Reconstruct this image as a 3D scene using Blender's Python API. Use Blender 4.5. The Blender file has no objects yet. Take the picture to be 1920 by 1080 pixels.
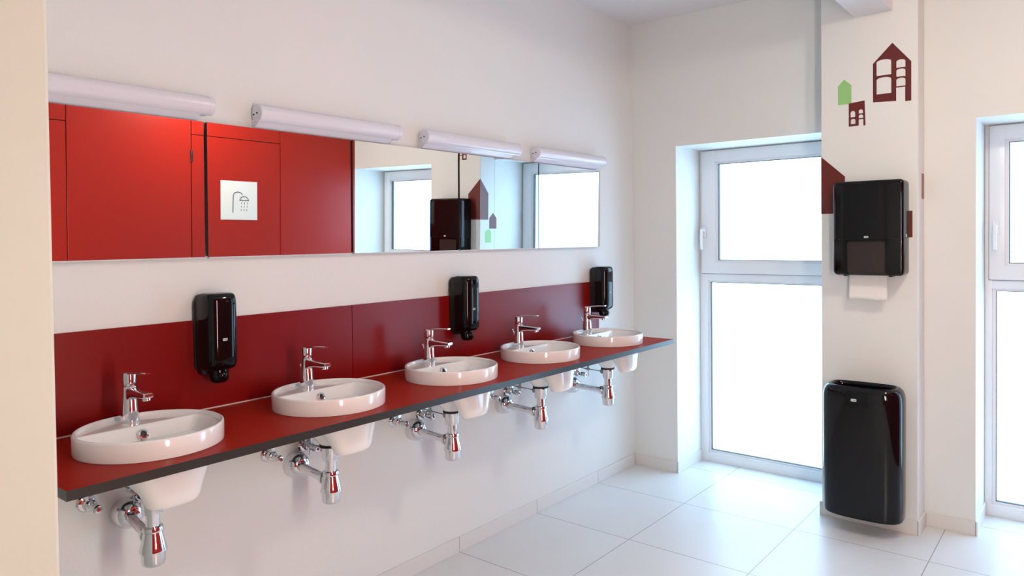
import bpy, bmesh, math
from mathutils import Vector, Matrix
PI = math.pi
S = bpy.context.scene
COL = S.collection

# ------------------------------------------------------------------ camera
F_PX, PX, PY = 1356.3, 991.45, 473.56
YAW, PITCH, ROLL = 0.66817, -0.019367, -0.010701
CAM = Vector((2.3739, 0.0, 1.475))
cam = bpy.data.cameras.new('camera')
cam_o = bpy.data.objects.new('camera', cam); COL.objects.link(cam_o)
fw = Vector((-math.sin(YAW), math.cos(YAW), 0)); rt = Vector((fw.y, -fw.x, 0)); up = Vector((0, 0, 1))
f2 = fw*math.cos(PITCH) + up*math.sin(PITCH); u2 = up*math.cos(PITCH) - fw*math.sin(PITCH)
r2 = rt*math.cos(ROLL) + u2*math.sin(ROLL); u3 = u2*math.cos(ROLL) - rt*math.sin(ROLL)
M = Matrix((r2, u3, -f2)).transposed().to_4x4(); M.translation = CAM
cam_o.matrix_world = M
cam.sensor_width = 36; cam.lens = F_PX/1920*36
cam.shift_x = (960-PX)/1920; cam.shift_y = (PY-540)/1920
cam.clip_start = 0.02
S.camera = cam_o

# ------------------------------------------------------------------ world, lights, exposure
S.view_settings.view_transform = 'Standard'; S.view_settings.look = 'None'
S.view_settings.gamma = 1; S.view_settings.use_curve_mapping = False
S.view_settings.exposure = 0.22
w = bpy.data.worlds.new('world'); S.world = w; w.use_nodes = True
bg = w.node_tree.nodes['Background']
bg.inputs['Color'].default_value = (0.47, 0.73, 1.0, 1)      # bright overcast daylight
bg.inputs['Strength'].default_value = 5.6

def portal(name, x0, x1, z0, z1, y):
    l = bpy.data.lights.new(name, 'AREA'); l.shape = 'RECTANGLE'; l.size = x1-x0; l.size_y = z1-z0
    o = bpy.data.objects.new(name, l); COL.objects.link(o)
    o.location = ((x0+x1)/2, y, (z0+z1)/2); o.rotation_euler = (-PI/2, 0, 0)
    l.cycles.is_portal = True
portal('window_portal', 0.31, 1.226, 0, 2.04, 4.53)
portal('window_portal', 1.905, 2.865, 0, 2.04, 4.53)
LAMP = (2.34, 2.60, 2.67)
LAMP_E = 136.0
FILL_E = 28.0  # strength of the added fill tube beside the camera
FILL_C = (0.97, 1.0, 0.89, 1)
LAMP_C = (1.0, 0.93, 0.74, 1)

# ------------------------------------------------------------------ materials
def mat(name, col, rough=0.5, metal=0.0, spec=0.5, coat=0.0, noise=0.0, nscale=8, bump=0.0, bscale=60, coat_rough=0.05):
    m = bpy.data.materials.new(name); m.use_nodes = True
    nt = m.node_tree; b = nt.nodes['Principled BSDF']
    b.inputs['Base Color'].default_value = (*col, 1); b.inputs['Roughness'].default_value = rough
    b.inputs['Metallic'].default_value = metal; b.inputs['Specular IOR Level'].default_value = spec
    b.inputs['Coat Weight'].default_value = coat; b.inputs['Coat Roughness'].default_value = coat_rough
    tc = nt.nodes.new('ShaderNodeTexCoord')
    if noise:
        n = nt.nodes.new('ShaderNodeTexNoise'); n.inputs['Scale'].default_value = nscale; n.inputs['Detail'].default_value = 5
        nt.links.new(tc.outputs['Object'], n.inputs['Vector'])
        mx = nt.nodes.new('ShaderNodeMix'); mx.data_type = 'RGBA'
        mx.inputs[6].default_value = (*[c*(1-noise) for c in col], 1); mx.inputs[7].default_value = (*[min(1, c*(1+noise)) for c in col], 1)
        nt.links.new(n.outputs['Fac'], mx.inputs[0]); nt.links.new(mx.outputs[2], b.inputs['Base Color'])
    if bump:
        n = nt.nodes.new('ShaderNodeTexNoise'); n.inputs['Scale'].default_value = bscale; n.inputs['Detail'].default_value = 4
        nt.links.new(tc.outputs['Object'], n.inputs['Vector'])
        bp = nt.nodes.new('ShaderNodeBump'); bp.inputs['Strength'].default_value = bump; bp.inputs['Distance'].default_value = 0.002
        nt.links.new(n.outputs['Fac'], bp.inputs['Height']); nt.links.new(bp.outputs['Normal'], b.inputs['Normal'])
    return m
PAINT = mat('white_wall_paint', (0.785, 0.80, 0.785), 0.62, noise=0.012, nscale=3, bump=0.25, bscale=90, spec=0.3)
CREAM = mat('cream_wall_paint', (0.57, 0.565, 0.49), 0.6, noise=0.02, nscale=4, bump=0.45, bscale=35, spec=0.3)
CEIL = mat('ceiling_plaster', (0.78, 0.78, 0.80), 0.8, noise=0.03, nscale=25, bump=0.5, bscale=45, spec=0.2)
RED = mat('dark_red_laminate', (0.21, 0.002, 0.002), 0.30, spec=0.42, noise=0.03, nscale=40, bump=0.05, bscale=400)
REDTOP = mat('red_counter_laminate', (0.33, 0.013, 0.005), 0.42, spec=0.08, noise=0.03, nscale=40, bump=0.05, bscale=400)
REDWALL = mat('bright_red_panel', (0.40, 0.014, 0.006), 0.34, spec=0.33, noise=0.02, nscale=20)
EDGE = mat('black_laminate_core', (0.028, 0.028, 0.026), 0.28, noise=0.1, nscale=80)
CERAMIC = mat('white_ceramic', (0.84, 0.83, 0.81), 0.10, coat=0.6, noise=0.004)
CHROME = mat('chrome', (0.76, 0.76, 0.78), 0.06, metal=1, noise=0.01)
STEEL = mat('dull_steel', (0.35, 0.35, 0.34), 0.3, metal=1, noise=0.05)
BLACKP = mat('glossy_black_plastic', (0.003, 0.003, 0.004), 0.06, spec=0.33, noise=0.05)
BLACKM = mat('matt_black_plastic', (0.010, 0.010, 0.010), 0.45, noise=0.05)
RUBBER = mat('black_rubber', (0.008, 0.008, 0.008), 0.6, noise=0.1)
LAMPP = mat('lamp_plastic', (0.76, 0.76, 0.83), 0.22, coat=0.2, noise=0.005)
WHITEP = mat('white_plastic', (0.80, 0.80, 0.82), 0.25, coat=0.2, noise=0.005)
PVC = mat('white_window_plastic', (0.80, 0.81, 0.83), 0.28, noise=0.005)
GASKET = mat('grey_gasket', (0.015, 0.017, 0.02), 0.5, noise=0.05)
GREYM = mat('mirror_back', (0.02, 0.02, 0.022), 0.4, noise=0.05)
LIGHTEDGE = mat('polished_mirror_edge', (0.70, 0.72, 0.74), 0.2, noise=0.02)
SKIRT = mat('tile_skirting', (0.74, 0.73, 0.71), 0.3, noise=0.02, nscale=10)
GROUT = mat('grout', (0.30, 0.28, 0.26), 0.8, noise=0.05)
SILICONE = mat('sealant', (0.72, 0.62, 0.60), 0.4, noise=0.02)
MAROON = mat('maroon_vinyl', (0.125, 0.012, 0.008), 0.35, noise=0.02)
ORANGE = mat('rust_vinyl', (0.28, 0.06, 0.022), 0.4, noise=0.02)
GREEN = mat('light_green_vinyl', (0.30, 0.60, 0.22), 0.4, noise=0.02)
PAPER = mat('white_paper', (0.82, 0.81, 0.79), 0.85, noise=0.01)
LOGO = mat('logo_grey', (0.62, 0.62, 0.63), 0.4, noise=0.01)
INK = mat('dark_ink', (0.03, 0.03, 0.03), 0.5, noise=0.01)
REDDOT = mat('red_marker', (0.5, 0.01, 0.01), 0.4, noise=0.01)

def mirror_mat():
    m = bpy.data.materials.new('mirror_silver'); m.use_nodes = True
    b = m.node_tree.nodes['Principled BSDF']
    b.inputs['Base Color'].default_value = (0.90, 0.93, 0.93, 1); b.inputs['Metallic'].default_value = 1; b.inputs['Roughness'].default_value = 0.0
    return m
MIRROR = mirror_mat()

def glass_mat(name, tint, gl=0.06, col=(1, 1, 1)):
    m = bpy.data.materials.new(name); m.use_nodes = True; nt = m.node_tree; nt.nodes.clear()
    o = nt.nodes.new('ShaderNodeOutputMaterial'); t = nt.nodes.new('ShaderNodeBsdfTransparent'); g = nt.nodes.new('ShaderNodeBsdfGlossy')
    t.inputs['Color'].default_value = (*tint, 1); g.inputs['Roughness'].default_value = 0.05; g.inputs['Color'].default_value = (*col, 1)
    mx = nt.nodes.new('ShaderNodeMixShader'); lw = nt.nodes.new('ShaderNodeLayerWeight'); lw.inputs['Blend'].default_value = 0.5
    pw = nt.nodes.new('ShaderNodeMath'); pw.operation = 'POWER'; pw.inputs[1].default_value = 5
    ma = nt.nodes.new('ShaderNodeMath'); ma.operation = 'MULTIPLY_ADD'; ma.inputs[1].default_value = 0.90; ma.inputs[2].default_value = 0.03
    nt.links.new(lw.outputs['Facing'], pw.inputs[0]); nt.links.new(pw.outputs[0], ma.inputs[0]); nt.links.new(ma.outputs[0], mx.inputs[0])
    nt.links.new(t.outputs[0], mx.inputs[1]); nt.links.new(g.outputs[0], mx.inputs[2]); nt.links.new(mx.outputs[0], o.inputs['Surface'])
    return m
GLASS = glass_mat('window_glass', (0.97, 0.99, 1.0))
SMOKE = glass_mat('smoked_plastic', (0.20, 0.17, 0.17))

def emis(name, col, s):
    m = bpy.data.materials.new(name); m.use_nodes = True; b = m.node_tree.nodes['Principled BSDF']
    b.inputs['Base Color'].default_value = (0.9, 0.9, 0.9, 1)
    b.inputs['Emission Color'].default_value = col; b.inputs['Emission Strength'].default_value = s
    return m
GLOW = emis('lit_lamp_glass', LAMP_C, LAMP_E)
FILL_GLOW = emis('added_fill_glow', FILL_C, FILL_E)

def floor_mat():
    m = bpy.data.materials.new('large_white_floor_tiles'); m.use_nodes = True; nt = m.node_tree; b = nt.nodes['Principled BSDF']
    tc = nt.nodes.new('ShaderNodeTexCoord'); sp = nt.nodes.new('ShaderNodeSeparateXYZ'); nt.links.new(tc.outputs['Object'], sp.inputs[0])
    def math_(op, a, b_=None, c=None):
        n = nt.nodes.new('ShaderNodeMath'); n.operation = op
        for i, v in enumerate((a, b_, c)):
            if v is None: continue
            if isinstance(v, (int, float)): n.inputs[i].default_value = v
            else: nt.links.new(v, n.inputs[i])
        return n.outputs[0]
    ms = []
    for out, off in ((sp.outputs['X'], 0.574), (sp.outputs['Y'], 2.446)):
        f = math_('FRACT', math_('DIVIDE', math_('SUBTRACT', out, off-6.0), 0.6))
        d = math_('MINIMUM', f, math_('SUBTRACT', 1.0, f))
        ms.append(math_('LESS_THAN', d, 0.0020/0.6))
    mask = math_('MAXIMUM', ms[0], ms[1])
    n = nt.nodes.new('ShaderNodeTexNoise'); n.inputs['Scale'].default_value = 5; n.inputs['Detail'].default_value = 6
    nt.links.new(tc.outputs['Object'], n.inputs['Vector'])
    a = nt.nodes.new('ShaderNodeMix'); a.data_type = 'RGBA'; a.inputs[6].default_value = (0.70, 0.70, 0.70, 1); a.inputs[7].default_value = (0.76, 0.76, 0.755, 1)
    nt.links.new(n.outputs['Fac'], a.inputs[0])
    c = nt.nodes.new('ShaderNodeMix'); c.data_type = 'RGBA'; c.inputs[7].default_value = (0.30, 0.29, 0.29, 1)
    nt.links.new(mask, c.inputs[0]); nt.links.new(a.outputs[2], c.inputs[6]); nt.links.new(c.outputs[2], b.inputs['Base Color'])
    b.inputs['Roughness'].default_value = 0.32; b.inputs['Specular IOR Level'].default_value = 0.45
    bp = nt.nodes.new('ShaderNodeBump'); bp.inputs['Strength'].default_value = 0.4; bp.inputs['Distance'].default_value = 0.001; bp.invert = True
    nt.links.new(mask, bp.inputs['Height']); nt.links.new(bp.outputs['Normal'], b.inputs['Normal'])
    return m
FLOOR = floor_mat()

# ------------------------------------------------------------------ mesh helpers
def finish(name, bm, m, parent=None, loc=(0, 0, 0), smooth=None, rot=None):
    bmesh.ops.remove_doubles(bm, verts=bm.verts, dist=1e-6)
    bmesh.ops.recalc_face_normals(bm, faces=bm.faces)
    me = bpy.data.meshes.new(name); bm.to_mesh(me); bm.free()
    for mm in (m if isinstance(m, (list, tuple)) else [m]): me.materials.append(mm)
    if smooth is not None:
        me.polygons.foreach_set('use_smooth', [True]*len(me.polygons))
        me.set_sharp_from_angle(angle=math.radians(smooth))
    o = bpy.data.objects.new(name, me); COL.objects.link(o); o.location = loc
    if rot: o.rotation_euler = rot
    if parent: o.parent = parent
    return o
def tag(o, label=None, cat=None, group=None, kind=None):
    if label: o['label'] = label
    if cat: o['category'] = cat
    if group: o['group'] = group
    if kind: o['kind'] = kind
    return o
def thing(name, label, cat, loc, group=None, rotz=0, kind=None):
    o = bpy.data.objects.new(name, None); COL.objects.link(o); o.location = loc; o.rotation_euler = (0, 0, rotz)
    o.empty_display_size = 0.05
    return tag(o, label, cat, group, kind)
def dup(root, loc, label=None, group=None):
    def cp(o, par):
        c = o.copy(); COL.objects.link(c); c.parent = par
        for ch in list(o.children): cp(ch, c)
        return c
    r = cp(root, None); r.location = loc
    if label: r['label'] = label
    if group: r['group'] = group
    return r
def box(bm, x0, x1, y0, y1, z0, z1, bev=0, seg=3, mi=0):
    r = bmesh.ops.create_cube(bm, size=1)
    for v in r['verts']:
        v.co = Vector(((x0+x1)/2+v.co.x*(x1-x0), (y0+y1)/2+v.co.y*(y1-y0), (z0+z1)/2+v.co.z*(z1-z0)))
    fs = {f for v in r['verts'] for f in v.link_faces}
    for f in fs: f.material_index = mi
    if bev:
        es = list({e for v in r['verts'] for e in v.link_edges})
        bmesh.ops.bevel(bm, geom=es, offset=bev, segments=seg, profile=0.5, affect='EDGES')
    return bm
def bx(*a, **k):
    bm = bmesh.new(); box(bm, *a, **k); return bm
def basis(d):
    d = Vector(d).normalized(); a = Vector((0, 0, 1)) if abs(d.z) < 0.9 else Vector((1, 0, 0))
    u = d.cross(a).normalized(); return u, d.cross(u).normalized(), d
def rings(bm, rs, cap0=True, cap1=True, closed=True):
    vs = [[bm.verts.new(p) for p in r] for r in rs]
    for a, b in zip(vs, vs[1:]):
        n = len(a)
        for i in range(n if closed else n-1):
            j = (i+1) % n; bm.faces.new((a[i], a[j], b[j], b[i]))
    if cap0: bm.faces.new(vs[0][::-1])
    if cap1: bm.faces.new(vs[-1])
    return vs
def lathe(bm, prof, o=(0, 0, 0), d=(0, 0, 1), n=32, cap0=True, cap1=True):
    """prof: (radius, distance along d)"""
    u, v, dd = basis(d); o = Vector(o)
    rs = [[o + dd*h + (u*math.cos(2*PI*k/n)+v*math.sin(2*PI*k/n))*max(r, 1e-5) for k in range(n)] for r, h in prof]
    rings(bm, rs, cap0, cap1); return bm
def tube(bm, pts, r, n=12):
    pts = [Vector(p) for p in pts]; rs = []
    u = None
    for i, p in enumerate(pts):
        d = (pts[min(i+1, len(pts)-1)]-pts[max(i-1, 0)]).normalized()
        if u is None: u, v, _ = basis(d)
        u = (u - d*u.dot(d)).normalized(); v = d.cross(u)
        rr = r[i] if isinstance(r, (list, tuple)) else r
        rs.append([p+(u*math.cos(2*PI*k/n)+v*math.sin(2*PI*k/n))*rr for k in range(n)])
    rings(bm, rs); return bm
def prism(bm, pts, d0, d1, ax):
    """polygon pts in 2D extruded along axis ax (0: pts=(y,z), 1: pts=(x,z), 2: pts=(x,y))"""
    def P(p, t): return {0: (t, p[0], p[1]), 1: (p[0], t, p[1]), 2: (p[0], p[1], t)}[ax]
    a = [bm.verts.new(P(p, d0)) for p in pts]; b = [bm.verts.new(P(p, d1)) for p in pts]
    n = len(pts)
    for i in range(n): bm.faces.new((a[i], a[(i+1) % n], b[(i+1) % n], b[i]))
    fa = bm.faces.new(a[::-1]); fb = bm.faces.new(b)
    bmesh.ops.triangulate(bm, faces=[fa, fb]); return bm
def smoothpath(pts, k=6):
    pts = [Vector(p) for p in pts]; out = []
    for i in range(len(pts)-1):
        p0, p1, p2, p3 = pts[max(i-1, 0)], pts[i], pts[i+1], pts[min(i+2, len(pts)-1)]
        for j in range(k):
            t = j/k
            out.append(0.5*((2*p1)+(p2-p0)*t+(2*p0-5*p1+4*p2-p3)*t*t+(3*p1-p0-3*p2+p3)*t**3))
    return out+[pts[-1]]
def text_mesh(name, body, size, m, parent, loc, rot, depth=0.0003):
    c = bpy.data.curves.new(name, 'FONT'); c.body = body; c.size = size; c.align_x = 'CENTER'; c.align_y = 'CENTER'; c.extrude = depth
    o = bpy.data.objects.new(name, c); me = bpy.data.meshes.new_from_object(o)
    bpy.data.objects.remove(o); me.materials.append(m)
    ob = bpy.data.objects.new(name, me); COL.objects.link(ob); ob.location = loc; ob.rotation_euler = rot; ob.parent = parent
    return ob
def struct(name, bm, m, label, **k):
    return tag(finish(name, bm, m, **k), label, None, None, 'structure')

# ------------------------------------------------------------------ room shell
D = 4.10; OUT = 4.50; H = 2.838; WZ = 2.037; XR = 2.866
W1 = (0.308, 1.226); W2 = (1.903, XR); PY0 = 3.938; P2 = 1.68; FR = 4.435; YN = -1.3
struct('floor', bx(-0.15, 3.0, YN-0.1, OUT, -0.1, 0), FLOOR, 'large square white floor tiles with thin grey joints')
struct('ceiling', bx(-0.15, 3.0, YN-0.1, OUT, H, H+0.1), CEIL, 'white plaster ceiling')
struct('wall_left', bx(-0.15, 0, YN-0.1, OUT, 0, H), PAINT, 'white painted wall behind the washbasins')
bm = bmesh.new()
box(bm, 0, W1[0], D, OUT, 0, H); box(bm, W1[0], W1[1], D, OUT, WZ, H); box(bm, W1[1], W2[0], D, OUT, 0, H); box(bm, W2[0], XR, D, OUT, WZ, H)
struct('wall_back', bm, PAINT, 'white painted wall with two tall window recesses')
struct('wall_near', bx(0, XR, YN-0.1, YN, 0, H), PAINT, 'white wall behind the camera')
struct('wall_entry', bx(0, 1.0, YN, 0.457, 0, H, bev=0.006, seg=2), CREAM, 'cream wall end at the left edge of the picture')
struct('pillar', bx(W1[1], P2, PY0, D, 0, H, bev=0.004, seg=2), PAINT, 'white pillar between the two windows')
struct('ceiling_beam', bx(1.391, 1.569, YN, PY0, 2.579, H, bev=0.004, seg=2), CEIL, 'white ceiling beam running into the pillar')

# red cubicle wall on the right side of the room
wr = struct('wall_right', bx(XR+0.02, 3.0, YN-0.1, OUT, 0, H), EDGE, 'red laminated cubicle wall with flush doors')
tag(finish('upper_wall', bx(XR, XR+0.02, YN, OUT, 2.62, H), PAINT, wr), 'white strip above the red panels')
tag(finish('window_reveal', bx(XR, XR+0.02, D-0.005, OUT, 0, 2.62), PAINT, wr), 'white reveal beside the right window')
G = 0.0025
def redpanel(y0, y1, z0, z1, name='red_panel'):
    return finish(name, bx(XR, XR+0.018, y0+G, y1-G, z0+G, z1-G, bev=0.001, seg=1), REDWALL, wr, smooth=30)
redpanel(3.352, D-0.005, 0.0, 2.62)
redpanel(2.624, 3.352, 2.188, 2.62); redpanel(2.624, 3.352, 0.0, 2.188)
redpanel(1.812, 2.624, 0.012, 2.62)
for y0, y1 in ((1.0, 1.812), (-0.54, 0.19)):
    redpanel(y0, y1, 2.188, 2.62); redpanel(y0, y1, 0, 2.188)
redpanel(0.19, 1.0, 0.012, 2.62); redpanel(YN, -0.54, 0, 2.62)
for z in (0.35, 1.99):
    bm = bmesh.new(); lathe(bm, [(0.007, 0), (0.009, 0.003), (0.009, 0.077), (0.007, 0.08)], (XR-0.004, 2.624, z), (0, 0, 1), 16)
    finish('hinge', bm, BLACKM, wr, smooth=40)

# skirting tiles
def skirt(name, segs, label):
    """segs: list of boxes"""
    bm = bmesh.new()
    for s in segs: box(bm, *s, bev=0.001, seg=1)
    return struct(name, bm, SKIRT, label)
YJ = 2.446; HT = 0.070; TH = 0.009
ys = [YJ+0.6*k for k in range(-6, 3)]
segs = []
edges = [0.46]+[y for y in ys if 0.46 < y < D]+[D-TH]
for a, b in zip(edges, edges[1:]): segs.append((0, TH, a+0.0012, b-0.0012, 0, HT))
b1 = skirt('baseboard_left', segs, 'white tile skirting along the washbasin wall')
finish('joint', bx(0, TH-0.003, 0.46, D-TH, 0, HT-0.001), GROUT, b1)
b2 = skirt('baseboard_back', [(TH, W1[0]-0.0, D-TH, D, 0, HT), (W1[0], W1[0]+TH, D-TH, FR, 0, HT)], 'white tile skirting left of the left window')
finish('joint', bx(W1[0]-0.002, W1[0]+0.001, D-TH-0.0005, D-TH+0.002, 0, HT), GROUT, b2)
b3 = skirt('baseboard_pillar', [(W1[1]-TH, P2, PY0-TH, PY0, 0, HT), (W1[1]-TH, W1[1], PY0, FR, 0, HT), (P2, P2+TH, PY0-TH, D-TH, 0, HT)], 'white tile skirting round the pillar foot')
finish('joint', bx(P2-0.0015, P2+0.0015, PY0-TH-0.0005, PY0-TH+0.002, 0, HT), GROUT, b3)
finish('joint', bx(W1[1]-TH-0.0005, W1[1]-TH+0.0015, PY0-TH-0.0005, PY0-TH+0.002, 0, HT), GROUT, b3)
b4 = skirt('baseboard_right', [(P2+TH, W2[0], D-TH, D, 0, HT), (W2[0], W2[0]+TH, D-TH, FR, 0, HT)], 'white tile skirting between pillar and right window')
finish('joint', bx(W2[0]-0.0015, W2[0]+0.0015, D-TH-0.0005, D-TH+0.002, 0, HT), GROUT, b4)

# ------------------------------------------------------------------ windows
def frame_rect(bm, x0, x1, z0, z1, l, r, b, t, y0, y1, bev=0.0025):
    box(bm, x0, x0+l, y0, y1, z0, z1, bev=bev, seg=2); box(bm, x1-r, x1, y0, y1, z0, z1, bev=bev, seg=2)
    box(bm, x0+l-0.001, x1-r+0.001, y0, y1, z0, z0+b, bev=bev, seg=2); box(bm, x0+l-0.001, x1-r+0.001, y0, y1, z1-t, z1, bev=bev, seg=2)
def bead(bm, x0, x1, z0, z1, wd, y0, y1):
    frame_rect(bm, x0-wd, x1+wd, z0-wd, z1+wd, wd, wd, wd, wd, y0, y1, 0)
def window(name, label, X0, X1, gl_u, gr_u, gl_l, gr_l, sl, sr, hx):
    r = thing(name, label, None, (0, 0, 0), kind='structure')
    bm = bmesh.new()
    x0, x1 = X0+0.001, X1-0.001
    # fixed frame: stiles, top rail, transom and bottom rail
    box(bm, x0, gl_l-0.018, FR, OUT-0.005, 0.0, WZ, bev=0.002, seg=2); box(bm, gr_l+0.018, x1, FR, OUT-0.005, 0.0, WZ, bev=0.002, seg=2)
    box(bm, gl_l-0.02, gr_l+0.02, FR, OUT-0.005, 0.0, 0.062, bev=0.002, seg=2)
    box(bm, gl_l-0.02, gr_l+0.02, FR, OUT-0.005, 1.190, 1.262, bev=0.002, seg=2)
    box(bm, gl_l-0.02, gr_l+0.02, FR, OUT-0.005, 1.975, WZ, bev=0.002, seg=2)
    finish('window_frame', bm, PVC, r, smooth=30)
    bm = bmesh.new(); bead(bm, gl_l+0.0, gr_l, 0.077, 1.178, 0.020, FR+0.014, OUT-0.02)
    g = finish('glazing_bead', bm, PVC, r)
    bm = bmesh.new(); bead(bm, gl_l+0.0022, gr_l-0.0022, 0.080, 1.175, 0.0030, FR+0.0125, FR+0.03); finish('gasket', bm, GASKET, g)
    finish('window_pane', bx(gl_l, gr_l, FR+0.030, FR+0.034, 0.077, 1.178), GLASS, r)
    bm = bmesh.new(); YS = FR-0.016
    zs0, zs1 = 1.236, 2.030
    box(bm, sl, gl_u-0.018, YS, FR+0.03, zs0, zs1, bev=0.003, seg=2); box(bm, gr_u+0.018, sr, YS, FR+0.03, zs0, zs1, bev=0.003, seg=2)
    box(bm, gl_u-0.02, gr_u+0.02, YS, FR+0.03, zs0, 1.308, bev=0.003, seg=2); box(bm, gl_u-0.02, gr_u+0.02, YS, FR+0.03, 1.957, zs1, bev=0.003, seg=2)
    s = finish('window_sash', bm, PVC, r, smooth=30)
    bm = bmesh.new(); bead(bm, gl_u, gr_u, 1.322, 1.943, 0.020, YS+0.012, FR+0.03)
    g = finish('glazing_bead', bm, PVC, s)
    bm = bmesh.new(); bead(bm, gl_u+0.0022, gr_u-0.0022, 1.325, 1.940, 0.0030, YS+0.0105, FR+0.02); finish('gasket', bm, GASKET, s)
    finish('sash_pane', bx(gl_u, gr_u, FR+0.014, FR+0.018, 1.322, 1.943), GLASS, s)
    # dark strip drawn in as the shadow of the gap round the sash
    bm = bmesh.new(); frame_rect(bm, sl-0.003, sr+0.003, zs0-0.003, zs1+0.003, 0.004, 0.004, 0.004, 0.004, FR-0.0015, FR+0.002, 0); finish('sash_gap_shade', bm, GASKET, r)
    # handle: rosette, neck and lever hanging down
    hz = 1.505
    bm = bmesh.new(); box(bm, hx-0.014, hx+0.014, YS-0.011, YS, hz-0.036, hz+0.036, bev=0.005, seg=3)
    h = finish('window_handle', bm, WHITEP, r, smooth=50)
    bm = bmesh.new(); lathe(bm, [(0.011, 0), (0.010, 0.03), (0.011, 0.038)], (hx, YS-0.009, hz+0.012), (0, -1, 0), 20)
    tube(bm, smoothpath([(hx, YS-0.042, hz+0.020), (hx, YS-0.046, hz-0.02), (hx, YS-0.046, hz-0.07), (hx, YS-0.044, hz-0.112)]), 0.0095, 14)
    finish('lever', bm, WHITEP, h, smooth=50)
    return r
window('window_1', 'tall white framed window left of the pillar', W1[0], W1[1], 0.440, 1.114, 0.378, 1.160, 0.326, 1.212, 0.346)
window('window_2', 'tall white framed window right of the pillar', W2[0], W2[1], 2.011, 2.760, 1.954, 2.815, 1.924, 2.848, 1.954)

# ------------------------------------------------------------------ lit ceiling lamp (outside the frame, above right)
t = thing('ceiling_lamp', 'lit globe lamp hanging just under the ceiling by the red wall', 'lamp', LAMP)
bm = bmesh.new(); lathe(bm, [(0.05, 0), (0.05, 0.02), (0.012, 0.03), (0.012, 0.07)], (0, 0, H-LAMP[2]), (0, 0, -1), 24); finish('ceiling_rose', bm, WHITEP, t, smooth=40)
bm = bmesh.new(); lathe(bm, [(0.117, -0.045), (0.121, -0.045), (0.121, 0.016), (0.10, 0.030), (0.04, 0.045)], (0, 0, 0), (0, 0, 1), 32); finish('lamp_pan', bm, WHITEP, t, smooth=30)
bm = bmesh.new(); lathe(bm, [(0.110*math.cos(a), -0.110*math.sin(a)) for a in [PI/2*k/10 for k in range(11)]], n=28, cap0=False); finish('lamp_dome', bm, GLOW, t, smooth=60)
t = thing('added_fill_light', 'added fill light out of view, a tall tube at the red wall beside the camera', 'lamp', (XR-0.11, 0.88, 0.70))  # invented fill source, unseen, brightens the near wall and the space under the counter
bm = bmesh.new(); box(bm, 0.085, 0.11, -0.06, 0.06, 0.0, 1.25, bev=0.004); finish('back_plate', bm, WHITEP, t)
bm = bmesh.new(); lathe(bm, [(0.09, 0.03), (0.09, 1.22)], n=24); finish('fill_tube', bm, FILL_GLOW, t, smooth=60)

# ------------------------------------------------------------------ counter
ZC = 0.911; TC = 0.0245; CX1 = 0.530; CY0 = 0.628; CY1 = 3.620; RB = 0.19; BX = 0.288; HB = 0.054
BY = [0.9244+0.5992*k for k in range(5)]
def counter():
    bm = bmesh.new(); RH = 0.172; N = 48
    cuts = [CY0]+[(a+b)/2 for a, b in zip(BY, BY[1:])]+[CY1]
    for (y0, y1), c in zip(zip(cuts, cuts[1:]), BY):
        angs = [2*PI*k/N for k in range(N)]
        for cxx in (0, CX1):
            for cyy in (y0, y1): angs.append(math.atan2(cyy-c, cxx-BX) % (2*PI))
        angs = sorted(set(round(a, 9) for a in angs))
        inner, outer = [], []
        for a in angs:
            dx, dy = math.cos(a), math.sin(a); ts = []
            if dx > 1e-9: ts.append((CX1-BX)/dx)
            if dx < -1e-9: ts.append((0-BX)/dx)
            if dy > 1e-9: ts.append((y1-c)/dy)
            if dy < -1e-9: ts.append((y0-c)/dy)
            tt = min(ts); outer.append((BX+dx*tt, c+dy*tt)); inner.append((BX+dx*RH, c+dy*RH))
        n = len(angs)
        for z, mi in ((ZC, 0), (ZC-TC, 1)):
            A = [bm.verts.new((p[0], p[1], z)) for p in inner]; B = [bm.verts.new((p[0], p[1], z)) for p in outer]
            for i in range(n):
                f = bm.faces.new((A[i], A[(i+1) % n], B[(i+1) % n], B[i])); f.material_index = mi
            if z == ZC: A0 = A
        for i in range(n):
            f = bm.faces.new((A0[i], A0[(i+1) % n], A[(i+1) % n], A[i])); f.material_index = 1
    # sides
    P = [(0, CY0), (CX1, CY0), (CX1, CY1), (0, CY1)]
    for i in range(4):
        a, b = P[i], P[(i+1) % 4]
        f = bm.faces.new([bm.verts.new((a[0], a[1], ZC)), bm.verts.new((b[0], b[1], ZC)), bm.verts.new((b[0], b[1], ZC-TC)), bm.verts.new((a[0], a[1], ZC-TC))])
        f.material_index = 1
    return bm
ct = finish('countertop', counter(), [REDTOP, EDGE])
tag(ct, 'long red laminate washstand top with a black front edge', 'countertop')
finish('sealant_bead', bx(0.010, 0.014, CY0, CY1, ZC, ZC+0.0035), SILICONE, ct)
for a, b, lb in ((CY0, 1.8405, 'dark red splashback panel behind the two nearest basins'), (1.8425, 3.670, 'dark red splashback panel behind the three farthest basins')):
    o = finish('splashback_panel', bx(0.0008, 0.010, a, b, ZC+0.0002, 1.2145, bev=0.0007, seg=1), RED)
    tag(o, lb, 'splashback', 'red splashback panels')

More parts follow.
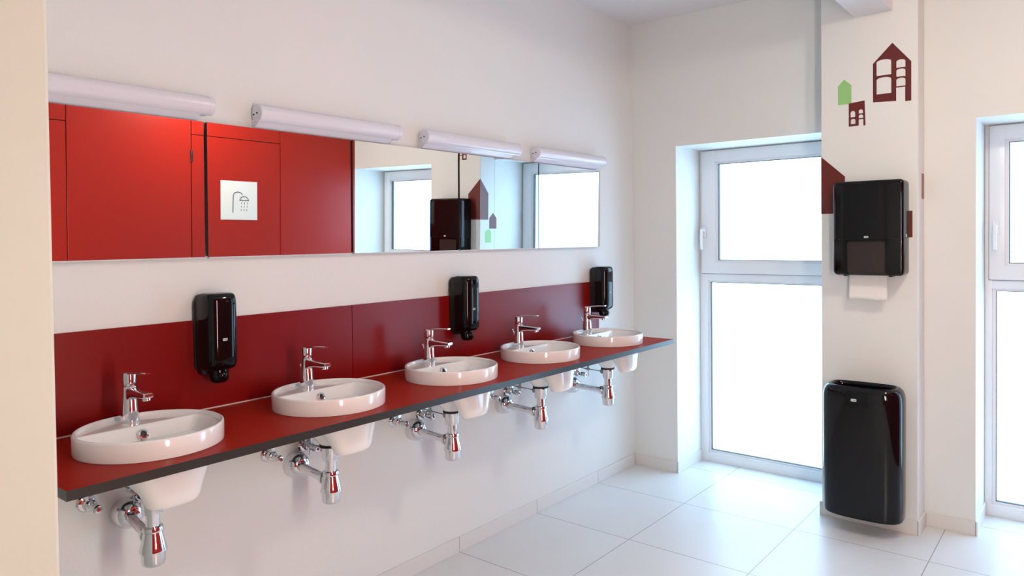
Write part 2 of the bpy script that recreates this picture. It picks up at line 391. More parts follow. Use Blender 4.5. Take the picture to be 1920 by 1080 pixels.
# ------------------------------------------------------------------ washbasins
def basin():
    """local origin: basin axis on the counter top; x towards the room"""
    t = thing('washbasin', '', 'washbasin', (BX, BY[0], ZC))
    bm = bmesh.new(); N = 96
    # wall, rounded rim, inner wall
    prof = [(RB-0.006, -0.0005), (RB-0.001, 0.001), (RB, 0.006), (RB, HB-0.006), (RB-0.0012, HB-0.0022), (RB-0.0045, HB), (RB-0.008, HB-0.0008), (RB-0.0105, HB-0.004), (RB-0.0125, 0.030)]
    lathe(bm, prof, n=N, cap0=False, cap1=False)
    # tap deck: circular segment behind the chord
    ri = RB-0.0115; xc = -0.070; zd = HB-0.012
    ph = math.acos(xc/ri)
    arc = [(ri*math.cos(a), ri*math.sin(a)) for a in [ph+(2*PI-2*ph)*k/48 for k in range(49)]]
    dk = bm.faces.new([bm.verts.new((x, y, zd)) for x, y in arc])
    # bowl inside the D-shaped opening
    NB = 96; pts = []
    for k in range(64): a = -ph+2*ph*k/64; pts.append((ri*math.cos(a), ri*math.sin(a)))
    yy = ri*math.sin(ph)
    for k in range(32): pts.append((xc, yy-2*yy*k/32))
    c0 = (0.012, 0.0)
    rs = []
    for tt, z in [(0, 0), (0.02, -0.0006), (0.04, -0.0022), (0.07, -0.006), (0.12, -0.014), (0.2, -0.026), (0.3, -0.042), (0.42, -0.063), (0.55, -0.085), (0.66, -0.101), (0.78, -0.112), (0.87, -0.1165)]:
        ring = []
        for k, (x, y) in enumerate(pts):
            s = 1-tt
            # front and sides stay steep, the slope under the tap deck is gentle
            if k < 64:
                s2 = 1-tt*0.55 if tt < 0.55 else 1-(0.55*0.55+(tt-0.55)*(0.87-0.3025)/0.32)
                s = s*0.35+s2*0.65
            ring.append(Vector((c0[0]+(x-c0[0])*s, c0[1]+(y-c0[1])*s, zd+z)))
        rs.append(ring)
    rings(bm, rs, cap0=False, cap1=True)
    # underside: main body, raised waste boss and the deep lobe towards the front
    lathe(bm, [(RB-0.022, 0.004), (RB-0.030, -0.012), (0.150, -0.028), (0.132, -0.040), (0.105, -0.058), (0.078, -0.085), (0.055, -0.112), (0.040, -0.130), (0.036, -0.136), (0.022, -0.138)], n=48)
    rs = []
    for z, cx_, rx, ry in ((-0.020, 0.085, 0.072, 0.132), (-0.030, 0.092, 0.064, 0.124), (-0.045, 0.100, 0.056, 0.112), (-0.065, 0.108, 0.049, 0.100), (-0.085, 0.113, 0.044, 0.090), (-0.105, 0.118, 0.039, 0.081), (-0.122, 0.121, 0.036, 0.075), (-0.135, 0.122, 0.032, 0.069), (-0.142, 0.122, 0.027, 0.062), (-0.1455, 0.122, 0.020, 0.052), (-0.1465, 0.122, 0.009, 0.03)):
        rs.append([Vector((cx_+rx*math.copysign(abs(math.cos(a))**0.85, math.cos(a)), ry*math.copysign(abs(math.sin(a))**0.85, math.sin(a)), z)) for a in [2*PI*k/48 for k in range(48)]])
    rings(bm, rs)
    finish('basin_body', bm, CERAMIC, t, smooth=50)
    # overflow ring on the slope below the tap
    bm = bmesh.new(); nrm = Vector((0.9, 0, 0.45)).normalized(); o = Vector((-0.0475, 0, HB-0.0345))
    lathe(bm, [(0.0075, -0.002), (0.0075, 0.003), (0.0100, 0.0058), (0.0135, 0.0050), (0.0155, 0.001), (0.0155, -0.008)], o, nrm, 28, cap0=False, cap1=False)
    r = finish('overflow_ring', bm, CHROME, t, smooth=50); tag(r, 'chrome overflow ring')
    bm = bmesh.new(); lathe(bm, [(0.0078, 0.0), (0.0078, 0.0012)], o, nrm, 24); finish('overflow_hole', bm, BLACKM, r)
    bm = bmesh.new(); lathe(bm, [(0.030, 0.0), (0.031, 0.003), (0.026, 0.005), (0.024, 0.004), (0.0, 0.006)], (0.012, 0, HB-0.012-0.1165), (0, 0, 1), 32); r = finish('drain_plug', bm, CHROME, t, smooth=50); tag(r, 'chrome drain plug')
    return t
def faucet():
    """local origin: foot of the tap on the basin deck, spout towards +x"""
    t = thing('faucet', '', 'faucet', (0.158, BY[0], ZC+HB-0.012))
    bm = bmesh.new()
    lathe(bm, [(0.0245, 0), (0.0250, 0.002), (0.0246, 0.012), (0.0236, 0.035), (0.0215, 0.060), (0.0198, 0.080), (0.0192, 0.095), (0.0190, 0.104), (0.0182, 0.1055)], n=40)
    b = finish('faucet_body', bm, CHROME, t, smooth=45)
    # spout: flattened box swept forward, thinning to a lip
    rs = []
    for x, zt, zb, hw in ((0.004, 0.1035, 0.060, 0.0150), (0.020, 0.1033, 0.068, 0.0158), (0.035, 0.1030, 0.076, 0.0158), (0.060, 0.1015, 0.0800, 0.0152), (0.090, 0.1000, 0.0815, 0.0148), (0.112, 0.0990, 0.0830, 0.0143), (0.121, 0.0985, 0.0850, 0.0135), (0.125, 0.0975, 0.0890, 0.0120)):
        c = 0.004; h = (zt-zb)/2; zc = (zt+zb)/2; ring = []
        for k in range(28):
            a = 2*PI*k/28; ca, sa = math.cos(a), math.sin(a); e = 0.45
            ring.append(Vector((x, hw*math.copysign(abs(ca)**e, ca), zc+h*math.copysign(abs(sa)**e, sa))))
        rs.append(ring)
    bm = bmesh.new(); rings(bm, rs); s = finish('spout', bm, CHROME, t, smooth=45)
    bm = bmesh.new(); lathe(bm, [(0.0110, 0.0), (0.0112, 0.007), (0.0095, 0.009), (0.008, 0.006)], (0.106, 0, 0.0845), (0.12, 0, -1), 24); finish('aerator', bm, CHROME, s, smooth=40)
    bm = bmesh.new()
    lathe(bm, [(0.0185, 0.1070), (0.0192, 0.1085), (0.0194, 0.120), (0.0196, 0.138), (0.0190, 0.1425), (0.0172, 0.1450), (0.0, 0.1462)], n=40)
    # lever blade
    rs = []
    for x, z, hw, h in ((-0.004, 0.1415, 0.0120, 0.0036), (0.018, 0.1440, 0.0122, 0.0036), (0.045, 0.1480, 0.0118, 0.0034), (0.080, 0.1515, 0.0110, 0.0032), (0.108, 0.1535, 0.0100, 0.0030), (0.119, 0.1540, 0.0078, 0.0024)):
        rs.append([Vector((x, hw*math.copysign(abs(math.cos(a))**0.5, math.cos(a)), z+h*math.copysign(abs(math.sin(a))**0.6, math.sin(a)))) for a in [2*PI*k/20 for k in range(20)]])
    rings(bm, rs); finish('lever', bm, CHROME, t, smooth=45)
    bm = bmesh.new(); tube(bm, smoothpath([(-0.024, 0, 0.002), (-0.026, 0, 0.040), (-0.031, 0, 0.062), (-0.040, 0, 0.078)]), [0.0030]*18+[0.0040], 10)
    finish('pop_up_rod', bm, CHROME, t, smooth=60)
    return t
def trap():
    """local origin: waste outlet under the basin; trap hangs down, arm runs to the wall (-x)"""
    Z0 = ZC-0.138
    t = thing('bottle_trap', '', 'drain trap', (BX, BY[0], Z0))
    bm = bmesh.new(); lathe(bm, [(0.033, 0.0), (0.037, -0.001), (0.037, -0.007), (0.030, -0.008)], n=36); finish('seal_ring', bm, RUBBER, t, smooth=40)
    bm = bmesh.new(); lathe(bm, [(0.029, -0.004), (0.029, -0.046), (0.027, -0.050), (0.027, -0.056), (0.022, -0.058)], n=36)
    lathe(bm, [(0.0185, -0.05), (0.0185, -0.100)], n=32); finish('tailpiece', bm, CHROME, t, smooth=40)
    bm = bmesh.new(); lathe(bm, [(0.019, -0.093), (0.026, -0.094), (0.0275, -0.098), (0.0275, -0.106), (0.0245, -0.109)], n=36)
    finish('collar_nut', bm, CHROME, t, smooth=40)
    bm = bmesh.new(); lathe(bm, [(0.0235, -0.106), (0.0250, -0.110), (0.0330, -0.145), (0.0362, -0.158), (0.0362, -0.163), (0.0325, -0.1645)], n=40)
    finish('trap_body', bm, CHROME, t, smooth=30)
    bm = bmesh.new(); lathe(bm, [(0.0318, -0.162), (0.0315, -0.193), (0.0300, -0.199), (0.024, -0.2035), (0.0, -0.205)], n=40)
    finish('trap_cup', bm, CHROME, t, smooth=50)
    # horizontal arm to the wall
    e = Vector((-BX+0.002, 0.046, -0.132)); a = Vector((-0.020, 0, -0.128)); d = (e-a); L = d.length
    bm = bmesh.new(); lathe(bm, [(0.0160, 0), (0.0160, L)], a, d, 28); arm = finish('waste_arm', bm, CHROME, t, smooth=40)
    bm = bmesh.new(); lathe(bm, [(0.017, 0.010), (0.0225, 0.011), (0.0235, 0.015), (0.0235, 0.026), (0.0215, 0.029), (0.0165, 0.030)], a, d, 32); finish('coupling_nut', bm, CHROME, arm, smooth=30)
    bm = bmesh.new(); lathe(bm, [(0.047, 0.0), (0.0475, 0.004), (0.0470, 0.020), (0.0440, 0.036), (0.0370, 0.048), (0.0270, 0.055), (0.0195, 0.057), (0.0185, 0.066), (0.0165, 0.067)], (-BX+0.001, 0.046, -0.132), (1, 0, 0), 44)
    finish('wall_flange', bm, CHROME, t, smooth=50)
    # pop-up linkage
    bm = bmesh.new(); lathe(bm, [(0.010, 0.0), (0.013, 0.001), (0.013, 0.014), (0.008, 0.018), (0.004, 0.022)], (-0.027, 0, -0.024), (-1, 0, 0.03), 12); k = finish('linkage_nut', bm, STEEL, t, smooth=30)
    bm = bmesh.new(); tube(bm, [(-0.030, 0, -0.024), (-0.240, 0, -0.016)], 0.0024, 8); l = finish('linkage_rod', bm, STEEL, t, smooth=60)
    bm = bmesh.new(); tube(bm, [(-0.128, 0.004, 0.11), (-0.128, 0.004, -0.062)], 0.0020, 8); finish('pull_rod', bm, STEEL, t, smooth=60)
    bm = bmesh.new(); box(bm, -0.137, -0.119, -0.006, 0.010, -0.028, -0.012, bev=0.003, seg=2); box(bm, -0.152, -0.112, -0.003, 0.003, -0.024, -0.016, bev=0.002, seg=1)
    lathe(bm, [(0.006, 0), (0.006, 0.012)], (-0.120, -0.006, -0.012), (0.3, -1, 0), 10)
    lathe(bm, [(0.006, 0), (0.006, 0.014)], (-0.128, 0.004, -0.012), (0, 0, 1), 10)
    finish('linkage_clamp', bm, STEEL, l, smooth=30)
    return t
def valve():
    t = thing('angle_valve', '', 'valve', (0.0, 0, 0.700))
    bm = bmesh.new(); lathe(bm, [(0.026, 0), (0.0265, 0.003), (0.022, 0.009), (0.012, 0.012), (0.0110, 0.018), (0.0165, 0.020), (0.0180, 0.026), (0.0180, 0.040), (0.0150, 0.044), (0.0100, 0.046)], (0, 0, 0), (1, 0, 0), 28)
    lathe(bm, [(0.0105, 0), (0.0105, 0.012), (0.0155, 0.014), (0.0155, 0.040), (0.009, 0.043)], (0.030, 0, 0.008), (0, 0, 1), 6)
    finish('valve_body', bm, CHROME, t, smooth=35)
    p = Vector((0.044, 0, 0)); d = Vector((1, 0.10, -0.08)).normalized()
    bm = bmesh.new(); lathe(bm, [(0.008, 0.0), (0.008, 0.006), (0.0125, 0.008), (0.0135, 0.014), (0.0125, 0.018), (0.0135, 0.022), (0.0135, 0.036), (0.011, 0.040), (0.0, 0.041)], p, d, 10)
    h = finish('valve_handle', bm, CHROME, t, smooth=25)
    bm = bmesh.new(); lathe(bm, [(0.005, 0), (0.005, 0.002)], p+d*0.0405, d, 16); finish('red_marker', bm, REDDOT, h)
    bm = bmesh.new(); tube(bm, smoothpath([(0.030, 0, 0.048), (0.034, 0, 0.080), (0.060, 0, 0.125), (0.095, 0, 0.160), (0.115, 0, 0.186)]), 0.0052, 10)
    finish('supply_hose', bm, STEEL, t, smooth=60)
    return t
ORD = ['nearest the camera', 'second from the camera', 'third from the camera, in the middle of the row', 'fourth from the camera', 'farthest from the camera']
WH = ['at the near left end of the red counter', 'between the first and the middle basin', 'in the middle of the five', 'between the middle and the last basin', 'at the far window end of the red counter']
B0, F0, T0, V0 = basin(), faucet(), trap(), valve()
for i, y in enumerate(BY):
    lb = 'round white washbasin '+['nearest the camera, at the left end of the counter', 'second from the camera', 'third from the camera, middle of the row', 'fourth from the camera, before the last one', 'farthest from the camera, at the window end'][i]
    g = 'washbasins set into the red counter'
    if i == 0: b = B0; tag(b, lb, None, g)
    else: b = dup(B0, (BX, y, ZC), lb, g)
    lb = 'chrome single-lever faucet on the washbasin '+['nearest the camera', 'second from the camera', 'in the middle of the row', 'fourth from the camera', 'farthest from the camera, beside a soap dispenser'][i]
    g = 'faucets on the washbasins'
    if i == 0: tag(F0, lb, None, g)
    else: dup(F0, (0.158, y, ZC+HB-0.012), lb, g)
    lb = 'chrome bottle trap under the washbasin '+['nearest the camera', 'second from the camera', 'in the middle of the row', 'fourth from the camera', 'farthest from the camera'][i]
    g = 'bottle traps under the washbasins'
    if i == 0: tag(T0, lb, None, g)
    else: dup(T0, (BX, y, ZC-0.138), lb, g)
    for j, dy in enumerate((-0.066, 0.090)):
        lb = 'chrome angle valve '+('left' if j == 0 else 'right')+' of the trap flange, under the '+['nearest washbasin', 'second washbasin', 'middle washbasin', 'fourth washbasin', 'farthest washbasin'][i]
        g = 'angle valves on the wall under the counter'
        if i == 0 and j == 0: V0.location.y = y+dy; tag(V0, lb, None, g)
        else: dup(V0, (0, y+dy, 0.700), lb, g)

# ------------------------------------------------------------------ soap dispensers
def badge(parent, name, wdt, hgt, loc, rot, txt='TORK'):
    """small rounded light badge with dark lettering, facing local +z before rotation"""
    bm = bmesh.new(); pts = []
    r = hgt*0.45
    for cx_, cy_, a0, rr in ((wdt/2-r*0.5, hgt/2-r*0.5, 0, r*0.5), (-wdt/2+r, hgt/2-r, 90, r), (-wdt/2+r*0.5, -hgt/2+r*0.5, 180, r*0.5), (wdt/2-r*0.5, -hgt/2+r*0.5, 270, r*0.5)):
        for k in range(6): a = math.radians(a0+90*k/5); pts.append((cx_+rr*math.cos(a), cy_+rr*math.sin(a)))
    prism(bm, pts, 0, 0.0008, 2)
    b = finish(name, bm, LOGO, parent, loc=loc, rot=rot)
    text_mesh('lettering', txt, hgt*0.62, INK, b, (0, -hgt*0.04, 0.0009), (0, 0, 0))
    return b
def plan(wx, d, e, n=48, y_scale=1.0):
    """half superellipse plan standing off a wall: x = depth, y = width"""
    out = []
    for k in range(n+1):
        a = -PI/2+PI*k/n; ca, sa = math.cos(a), math.sin(a)
        out.append((d*abs(ca)**e, wx/2*math.copysign(abs(sa)**e, sa)))
    return out
def soap():
    t = thing('soap_dispenser', '', 'soap dispenser', (0.0, 1.246, 1.005))
    bm = bmesh.new(); W = 0.112; DD = 0.108
    rs = []
    for z, s, ds in ((0.046, 0.80, 0.72), (0.050, 0.90, 0.84), (0.058, 0.965, 0.94), (0.070, 0.99, 0.985), (0.10, 1, 1), (0.262, 1, 1), (0.278, 0.985, 0.985), (0.290, 0.95, 0.95), (0.297, 0.88, 0.89), (0.300, 0.76, 0.78), (0.301, 0.5, 0.55)):
        rs.append([Vector((0.034+(x)*((DD-0.034)/DD)*ds if True else 0, y*s, z)) for x, y in plan(W, DD, 0.62, 40)])
    rings(bm, rs); c = finish('dispenser_cover', bm, BLACKP, t, smooth=50)
    bm = bmesh.new(); rs = []
    for z, s in ((0.030, 0.72), (0.036, 0.80), (0.055, 0.90), (0.10, 0.97), (0.25, 0.97), (0.280, 0.94), (0.292, 0.86), (0.296, 0.7)):
        rs.append([Vector((x, y*s, z)) for x, y in ((0.008, -0.056), (0.012, -0.0545), (0.034, -0.0545), (0.0345, -0.050), (0.0345, 0.050), (0.034, 0.0545), (0.012, 0.0545), (0.008, 0.056))])
    rings(bm, rs); finish('back_housing', bm, BLACKM, t, smooth=30)
    bm = bmesh.new(); rings(bm, [[Vector((xx, y*s, 0.045+z)) for y, z in ((-0.050, 0), (-0.056, 0.01), (-0.056, 0.225), (-0.046, 0.245), (0.046, 0.245), (0.056, 0.225), (0.056, 0.01), (0.050, 0))] for xx, s in ((0.0, 1.0), (0.009, 1.0))]); finish('wall_plate', bm, BLACKM, t, smooth=30)
    # pump nozzle with rounded push bulb
    bm = bmesh.new(); rs = []
    for z, r, cx_ in ((0.056, 0.034, 0.052), (0.046, 0.035, 0.053), (0.034, 0.031, 0.056), (0.026, 0.030, 0.058), (0.016, 0.0305, 0.060), (0.007, 0.027, 0.060), (0.002, 0.020, 0.059), (0.0, 0.010, 0.058)):
        rs.append([Vector((cx_+r*math.cos(a)*0.95, r*math.sin(a), z)) for a in [2*PI*k/32 for k in range(32)]])
    rings(bm, rs)
    finish('pump_nozzle', bm, BLACKP, t, smooth=60)
    bm = bmesh.new(); bmesh.ops.create_uvsphere(bm, u_segments=20, v_segments=12, radius=0.017)
    for v in bm.verts: v.co = Vector((v.co.x*0.8+0.080, v.co.y, v.co.z*0.95+0.026))
    finish('push_button', bm, BLACKP, t, smooth=60)
    bg_ = badge(t, 'logo_badge', 0.016, 0.0085, (DD+0.0002, -0.004, 0.149), (PI/2, 0, PI/2))
    return t
S0 = soap()
for i, (y, lb) in enumerate(((1.246, 'glossy black soap dispenser between the two nearest washbasins'), (2.452, 'glossy black soap dispenser between the third and fourth washbasins'), (3.632, 'glossy black soap dispenser beyond the faucet of the farthest washbasin'))):
    g = 'black soap dispensers on the washbasin wall'
    if i == 0: tag(S0, lb, None, g)
    else: dup(S0, (0, y, 1.005), lb, g)
# dispensers stand off the splashback
for o in [o for o in bpy.data.objects if o.name.startswith('soap_dispenser')]: o.location.x = 0.0102

# ------------------------------------------------------------------ mirrors
TILT = 0.0125
def mirror(y0, y1, lb):
    zb, zt = 1.424, 1.877
    t = thing('wall_mirror', lb, 'mirror', (0.014, y0, zb), 'frameless mirrors in a row above the basins')
    t.rotation_euler = (0, TILT, 0)
    h = zt-zb; wd = y1-y0
    finish('backing_board', bx(-0.008, 0.0, -0.002, wd+0.0016, 0.004, h-0.002), GREYM, t)
    bm = bx(0.0, 0.004, 0, wd, 0, h, bev=0.0006, seg=1)
    for f in bm.faces:
        f.material_index = 0 if f.normal.x > 0.9 else (2 if abs(f.normal.y) > 0.5 else 1)
    bm.faces.ensure_lookup_table()
    o = finish('mirror_glass', bm, [MIRROR, LIGHTEDGE, GREYM], t)
    # thin aluminium rail carrying the glass
    r = finish('bottom_rail', bx(-0.004, 0.0075, 0.002, wd-0.002, -0.0035, 0.0), LIGHTEDGE, t)
    return t
for a, b, lb in ((0.632, 1.2325, 'mirror at the left end, reflecting red panels and a hinge'), (1.243, 1.8365, 'mirror showing the shower sign on the red wall'), (1.8455, 2.453, 'mirror reflecting the right window beside the red panels'), (2.4635, 3.067, 'mirror reflecting the pillar edge with house stickers'), (3.0740, 3.676, 'mirror at the window end, filled by the bright left window')):
    mirror(a, b, lb)

# ------------------------------------------------------------------ tube lamps over the mirrors
def tubelamp(L):
    t = thing('wall_lamp', '', 'lamp', (0, 0, 1.888))
    R_ = 0.031
    def sec(y, s=1.0, n=28):
        # D-like profile: flat at the wall, round in front
        c = Vector((0.040, y, 0.040)); out = []
        for k in range(n):
            a = 2*PI*k/n; out.append(Vector((c.x+R_*s*math.cos(a), y, c.z+R_*s*math.sin(a))))
        return out
    bm = bmesh.new(); box(bm, 0.0, 0.030, 0.006, L-0.006, 0.010, 0.068, bev=0.003, seg=2)
    q = [bm.verts.new((x, y, z)) for y in (0.004, L-0.040) for x, z in ((0.0, -0.009), (0.016, -0.009), (0.052, 0.013), (0.052, 0.020), (0.0, 0.020))]
    bm.faces.new(q[:5]); bm.faces.new(q[5:][::-1])
    for i in range(5): bm.faces.new((q[i], q[(i+1) % 5], q[5+(i+1) % 5], q[5+i]))
    finish('lamp_housing', bm, LAMPP, t, smooth=30)
    bm = bmesh.new(); rings(bm, [sec(0.016), sec(L-0.016)]); finish('diffuser_tube', bm, LAMPP, t, smooth=40)
    for nm, a, b, dr in (('end_cap', 0.0, 0.018, -1), ('end_cap', L-0.018, L, 1)):
        bm = bmesh.new()
        seq = [(a, 0.96), (a+0.002, 1.03), (b, 1.03)] if dr < 0 else [(a, 1.03), (b-0.002, 1.03), (b, 0.96)]
        rings(bm, [sec(y, s) for y, s in seq]); c = finish(nm, bm, LAMPP, t, smooth=40)
        yy = a-0.0005 if dr < 0 else b+0.0005
        bm = bmesh.new(); lathe(bm, [(0.0035, 0), (0.0035, 0.0012)], (0.042, yy, 0.040), (0, dr, 0), 12); lathe(bm, [(0.003, 0), (0.003, 0.002)], (0.022, yy, 0.036), (0, dr, 0), 12)
        finish('cap_screw', bm, GASKET, c)
    return t
LL = 0.655; L0 = tubelamp(LL)
g = 'white tube lamps above the mirrors'
for i, (y, lb) in enumerate(((0.597, 'switched-off white tube lamp cut by the left wall end'), (1.418, 'switched-off white tube lamp above the mirror with the shower sign'), (2.222, 'switched-off white tube lamp above the gap of the third and fourth mirrors'), (3.025, 'switched-off white tube lamp above the mirror nearest the window'))):
    if i == 0: L0.location = (0, y, 1.888); tag(L0, lb, None, g)
    else: dup(L0, (0, y, 1.888), lb, g)

# ------------------------------------------------------------------ paper towel dispenser on the pillar
t = thing('paper_towel_dispenser', 'large glossy black paper towel dispenser mounted on the pillar', 'towel dispenser', (1.4775, PY0, 1.275))
hw = 0.1625; hh = 0.468; dp = 0.115
def pd_bm():
    bm = bmesh.new(); box(bm, -hw, hw, -dp, 0, 0, hh)
    ve = [e for e in bm.edges if all(v.co.y < -dp+1e-4 for v in e.verts)]
    se = [e for e in bm.edges if abs(e.verts[0].co.y-e.verts[1].co.y) > 0.05]
    bmesh.ops.bevel(bm, geom=se, offset=0.022, segments=6, profile=0.5, affect='EDGES')
    fe = [e for e in bm.edges if all(v.co.y < -dp+1e-4 for v in e.verts)]
    bmesh.ops.bevel(bm, geom=fe, offset=0.016, segments=5, profile=0.5, affect='EDGES')
    return bm
SPL = 0.180
bm = pd_bm(); bmesh.ops.bisect_plane(bm, geom=bm.verts[:]+bm.edges[:]+bm.faces[:], plane_co=(0, 0, SPL), plane_no=(0, 0, 1), clear_inner=True)
bmesh.ops.holes_fill(bm, edges=[e for e in bm.edges if e.is_boundary])
cv = finish('dispenser_cover', bm, BLACKP, t, smooth=40)
bm = pd_bm()
bmesh.ops.delete(bm, geom=[f for f in bm.faces if f.calc_center_median().y > -0.001], context='FACES')
bmesh.ops.bisect_plane(bm, geom=bm.verts[:]+bm.edges[:]+bm.faces[:], plane_co=(0, 0, SPL), plane_no=(0, 0, 1), clear_outer=True)
tag(finish('smoked_window', bm, SMOKE, t, smooth=40), 'smoked translucent lower cover')
bm = bmesh.new(); box(bm, -hw+0.006, hw-0.006, -0.012, -0.0005, 0.006, hh-0.03, bev=0.006); box(bm, -hw+0.006, -0.104, -0.100, -0.006, 0.006, 0.176, bev=0.004); box(bm, 0.078, hw-0.006, -0.100, -0.006, 0.006, 0.176, bev=0.004)
finish('back_case', bm, BLACKM, t, smooth=30)
tag(finish('paper_stack', bx(-0.100, 0.074, -0.094, -0.014, 0.012, 0.168, bev=0.004), PAPER, t), 'stack of folded towels behind the smoked cover')
badge(t, 'logo_badge', 0.020, 0.010, (-0.006, -dp-0.0002, 0.190), (PI/2, 0, 0))
bm = bmesh.new(); lathe(bm, [(0.007, 0), (0.0075, 0.002), (0.003, 0.003)], (hw, -0.06, 0.195), (1, 0, 0), 20); k = finish('key_lock', bm, WHITEP, t, smooth=40)
bm = bmesh.new(); lathe(bm, [(0.0028, 0), (0.0028, 0.0035)], (hw, -0.06, 0.195), (1, 0, 0), 10); finish('keyhole', bm, INK, k)
bm = bmesh.new(); box(bm, -0.118, -0.100, -0.090, -0.030, -0.006, 0.008, bev=0.002); box(bm, 0.090, 0.108, -0.090, -0.030, -0.006, 0.008, bev=0.002); finish('hook', bm, BLACKM, t)
# towel hanging out of the slot
bm = bmesh.new(); n = 24; grid = []
for j in range(9):
    row = []
    for i in range(n+1):
        u = i/n; x = -0.100+0.176*u; z = 0.014-0.139*j/8
        y = -0.050-0.010*(j/8)+(0.007 if u > 0.80 else 0)-(0.0025*math.sin(u*6+j*0.4)*(j/8))
        if j == 8: z += 0.004*math.sin(u*5)
        row.append(bm.verts.new((x, y, z)))
    grid.append(row)
for a, b in zip(grid, grid[1:]):
    for i in range(n): bm.faces.new((a[i], a[i+1], b[i+1], b[i]))
tw = finish('paper_towel', bm, PAPER, None, loc=(1.4775, PY0, 1.275), smooth=60)
sm = tw.modifiers.new('thickness', 'SOLIDIFY'); sm.thickness = 0.0012
tag(tw, 'white paper towel hanging out of the black dispenser on the pillar', 'paper towel')

# ------------------------------------------------------------------ waste bin on the pillar
BZ = 0.086; BH = 0.645
t = thing('waste_bin', 'tall glossy black waste bin mounted low on the pillar', 'bin', (1.4535, PY0-0.001, BZ))
def bplan(hw_, dd, n=72, e=0.72):
    out = []
    for k in range(n):
        a = 2*PI*k/n; ca, sa = math.cos(a), math.sin(a)
        ee = e if sa < 0 else 0.42
        out.append((hw_*math.copysign(abs(ca)**(0.62 if sa >= 0 else 0.66), ca), -0.100+dd*math.copysign(abs(sa)**ee, sa)))
    return out
rs = []
for z, s in ((0.0, 0.955), (0.004, 0.975), (0.012, 0.985), (0.10, 0.99), (0.45, 1.0), (BH-0.075, 1.0), (BH-0.050, 0.993), (BH-0.030, 0.972), (BH-0.014, 0.930), (BH-0.004, 0.870), (BH, 0.815), (BH-0.004, 0.775), (BH-0.014, 0.755), (BH-0.10, 0.75)):
    rs.append([Vector((x*s, -0.100+(y+0.100)*(s if s > 0.96 else s-(0.96-s)*0.30), z)) for x, y in bplan(0.186, 0.100)])
bm = bmesh.new(); rings(bm, rs, cap0=True, cap1=False); finish('bin_body', bm, BLACKP, t, smooth=50)
bm = bmesh.new(); rings(bm, [[Vector((x*0.78, -0.100+(y+0.1)*0.78, z)) for x, y in bplan(0.186, 0.100)] for z in (0.02, BH-0.06)], cap0=True, cap1=False); finish('inner_liner', bm, BLACKM, t, smooth=50)
finish('bag_clip', bx(0.040, 0.052, -0.178, -0.172, BH-0.035, BH-0.012, bev=0.001, seg=1), STEEL, t)
badge(t, 'logo_badge', 0.026, 0.013, (-0.020, -0.2000, BH-0.062), (PI/2+0.02, 0, 0))

# ------------------------------------------------------------------ wall stickers (thin vinyl, 0.6 mm)
TV = 0.0006
def house_pts(x0, x1, z0, ze, xp, zp): return [(x0, z0), (x1, z0), (x1, ze), (xp, zp), (x0, ze)]
def arch(x0, x1, z0, z1, k=0.35, n=8):
    """window with an arched top"""
    w_ = (x1-x0)/2; r = w_*k
    return [(x0, z0), (x1, z0)]+[((x0+x1)/2+w_*math.cos(a), z1-r+r*math.sin(a)) for a in [PI*i/n for i in range(n+1)]]
def cutout(bm, outer, holes, y0, y1):
    """polygon with holes, filled and extruded in y"""
    ed = []
    for loop in [outer]+holes:
        vs = [bm.verts.new((p[0], y1, p[1])) for p in loop]
        ed += [bm.edges.new((vs[i], vs[(i+1) % len(vs)])) for i in range(len(vs))]
    bmesh.ops.triangle_fill(bm, use_beauty=True, use_dissolve=False, edges=ed, normal=(0, -1, 0))
    r = bmesh.ops.extrude_face_region(bm, geom=bm.faces[:])
    bmesh.ops.translate(bm, vec=(0, y0-y1, 0), verts=[v for v in r['geom'] if isinstance(v, bmesh.types.BMVert)])
def decal(name, bm, m, lb, g='house stickers on the pillar'):
    return tag(finish(name, bm, m), lb, 'wall sticker', g)
bm = bmesh.new()
door = [(1.584, 2.130), (1.584, 2.205), (1.624, 2.205), (1.624, 2.124)]
outer = [(1.478, 2.140), (1.584, 2.134), (1.584, 2.199), (1.624, 2.199), (1.624, 2.128), (1.651, 2.128), (1.651, 2.319), (1.567, 2.423), (1.478, 2.332)]
cutout(bm, outer, [arch(1.495, 1.562, 2.177, 2.259), arch(1.495, 1.562, 2.269, 2.347), arch(1.585, 1.625, 2.205, 2.245, 0.5), arch(1.585, 1.625, 2.252, 2.290, 0.5), arch(1.585, 1.625, 2.296, 2.335, 0.5)], PY0-TV, PY0)
decal('house_sticker', bm, MAROON, 'large maroon gabled house sticker with arched windows, high on the pillar')
bm = bmesh.new(); prism(bm, house_pts(1.310, 1.376, 2.146, 2.241, 1.340, 2.274), PY0-TV, PY0, 1)
decal('house_sticker', bm, GREEN, 'light green plain house sticker on the pillar front')
bm = bmesh.new()
outer = [(1.363, 2.030), (1.411, 2.031), (1.411, 2.062), (1.433, 2.062), (1.433, 2.029), (1.443, 2.029), (1.439, 2.155), (1.363, 2.148)]
cutout(bm, outer, [arch(1.373, 1.395, 2.042, 2.068, 0.8), arch(1.372, 1.394, 2.077, 2.108, 0.9), arch(1.411, 1.432, 2.068, 2.086, 0.8), arch(1.411, 1.431, 2.092, 2.112, 0.8)], PY0-TV-0.0003, PY0)
decal('house_sticker', bm, MAROON, 'small flat-roofed maroon house sticker below the light green one')
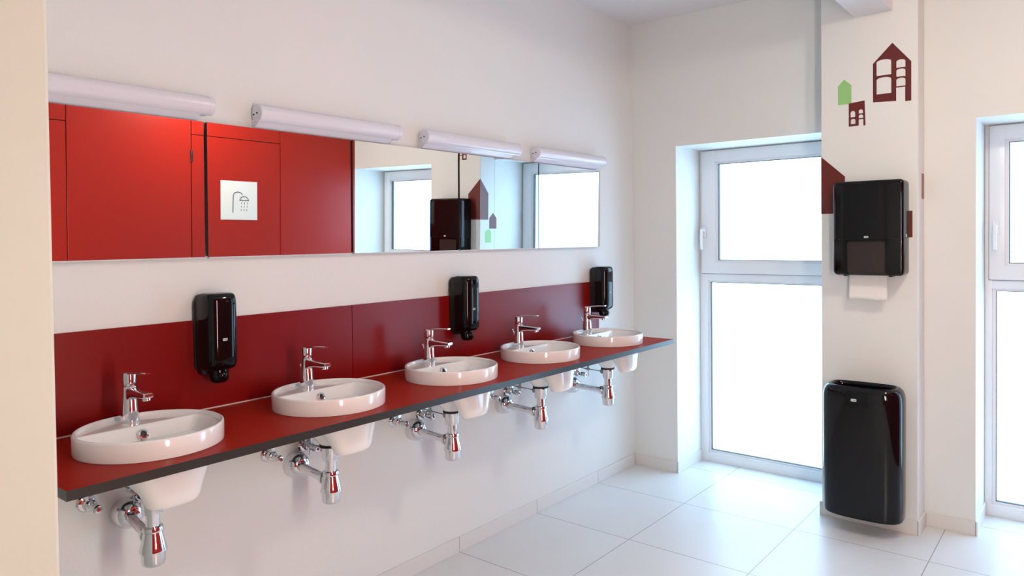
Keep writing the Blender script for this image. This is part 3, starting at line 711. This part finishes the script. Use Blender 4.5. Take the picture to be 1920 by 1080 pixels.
# house folded round the pillar corner
t = thing('house_sticker', 'plain maroon house sticker folded round the left pillar corner', 'wall sticker', (W1[1], PY0, 1.587), 'house stickers on the pillar')
bm = bmesh.new(); prism(bm, [(-0.0006, 0), (0.118, 0), (0.118, 0.190), (-0.0006, 0.300)], -TV, 0, 1); finish('front_half', bm, MAROON, t)
bm = bmesh.new(); prism(bm, [(0, 0), (0.090, 0), (0.090, 0.195), (0, 0.300)], -TV, 0, 0); finish('side_half', bm, MAROON, t)
bm = bmesh.new(); prism(bm, [(4.040, 1.522), (4.0995, 1.522), (4.0995+0.022, 1.522), (4.1215, 1.600), (4.082, 1.640), (4.040, 1.600)], W1[1]-TV, W1[1], 0)
decal('house_sticker', bm, MAROON, 'small maroon house sticker on the pillar side, seen in the mirror')
bm = bmesh.new(); prism(bm, [(3.995, 1.418), (4.062, 1.418), (4.062, 1.500), (4.030, 1.520), (3.995, 1.500)], W1[1]-TV, W1[1], 0)
decal('house_sticker', bm, GREEN, 'pale green house sticker on the pillar side, seen in the mirror')
bm = bmesh.new(); prism(bm, [(4.030, 1.652), (D-0.012, 1.652), (D-0.012, 1.778), (4.030, 1.778)], P2, P2+TV, 0)
decal('rectangle_sticker', bm, ORANGE, 'narrow rust brown sticker on the right side of the pillar', None)
bm = bmesh.new(); prism(bm, [(1.560, 1.461), (1.656, 1.461), (1.656, 1.591), (1.560, 1.591)], PY0-TV, PY0, 1)
decal('rectangle_sticker', bm, MAROON, 'maroon sticker edge showing right of the black towel dispenser', None)

# ------------------------------------------------------------------ shower sign on the red wall
t = thing('shower_sign', 'square white sign with a line-drawn shower head, reflected in the mirror', 'sign', (XR, 2.995, 1.720))
finish('sign_plate', bx(-0.003, 0, -0.150, 0.150, -0.148, 0.148), PAPER, t)
# mirrored seen from the mirror; drawn as seen from the room: stem on the left in the reflection
def ln(bm, pts, r=0.0022): tube(bm, [(-0.0035, y, z) for y, z in pts], r, 6)
bm = bmesh.new()
# in the mirror image +y runs to the right
stem = [(-0.053, -0.094), (-0.051, 0.0), (-0.050, 0.035)]+[(-0.012+0.038*math.cos(a), 0.035+0.030*math.sin(a)) for a in [PI-PI*i/10*0.9 for i in range(1, 11)]]
ln(bm, stem, 0.0026)
dome = [(0.040+0.036*math.cos(a), 0.0+0.032*math.sin(a)) for a in [PI*i/12 for i in range(13)]]
ln(bm, dome, 0.0024)
for k in range(3):
    ln(bm, [(0.004+0.024*k+0.024*(i/6), -0.002+0.006*math.sin(PI*i/6)) for i in range(7)], 0.0024)
for k in range(3):
    for j in range(3): ln(bm, [(0.018+0.024*k-0.002*j, -0.014-0.026*j), (0.017+0.024*k-0.002*j, -0.028-0.026*j)], 0.0018)
finish('shower_drawing', bm, INK, t)
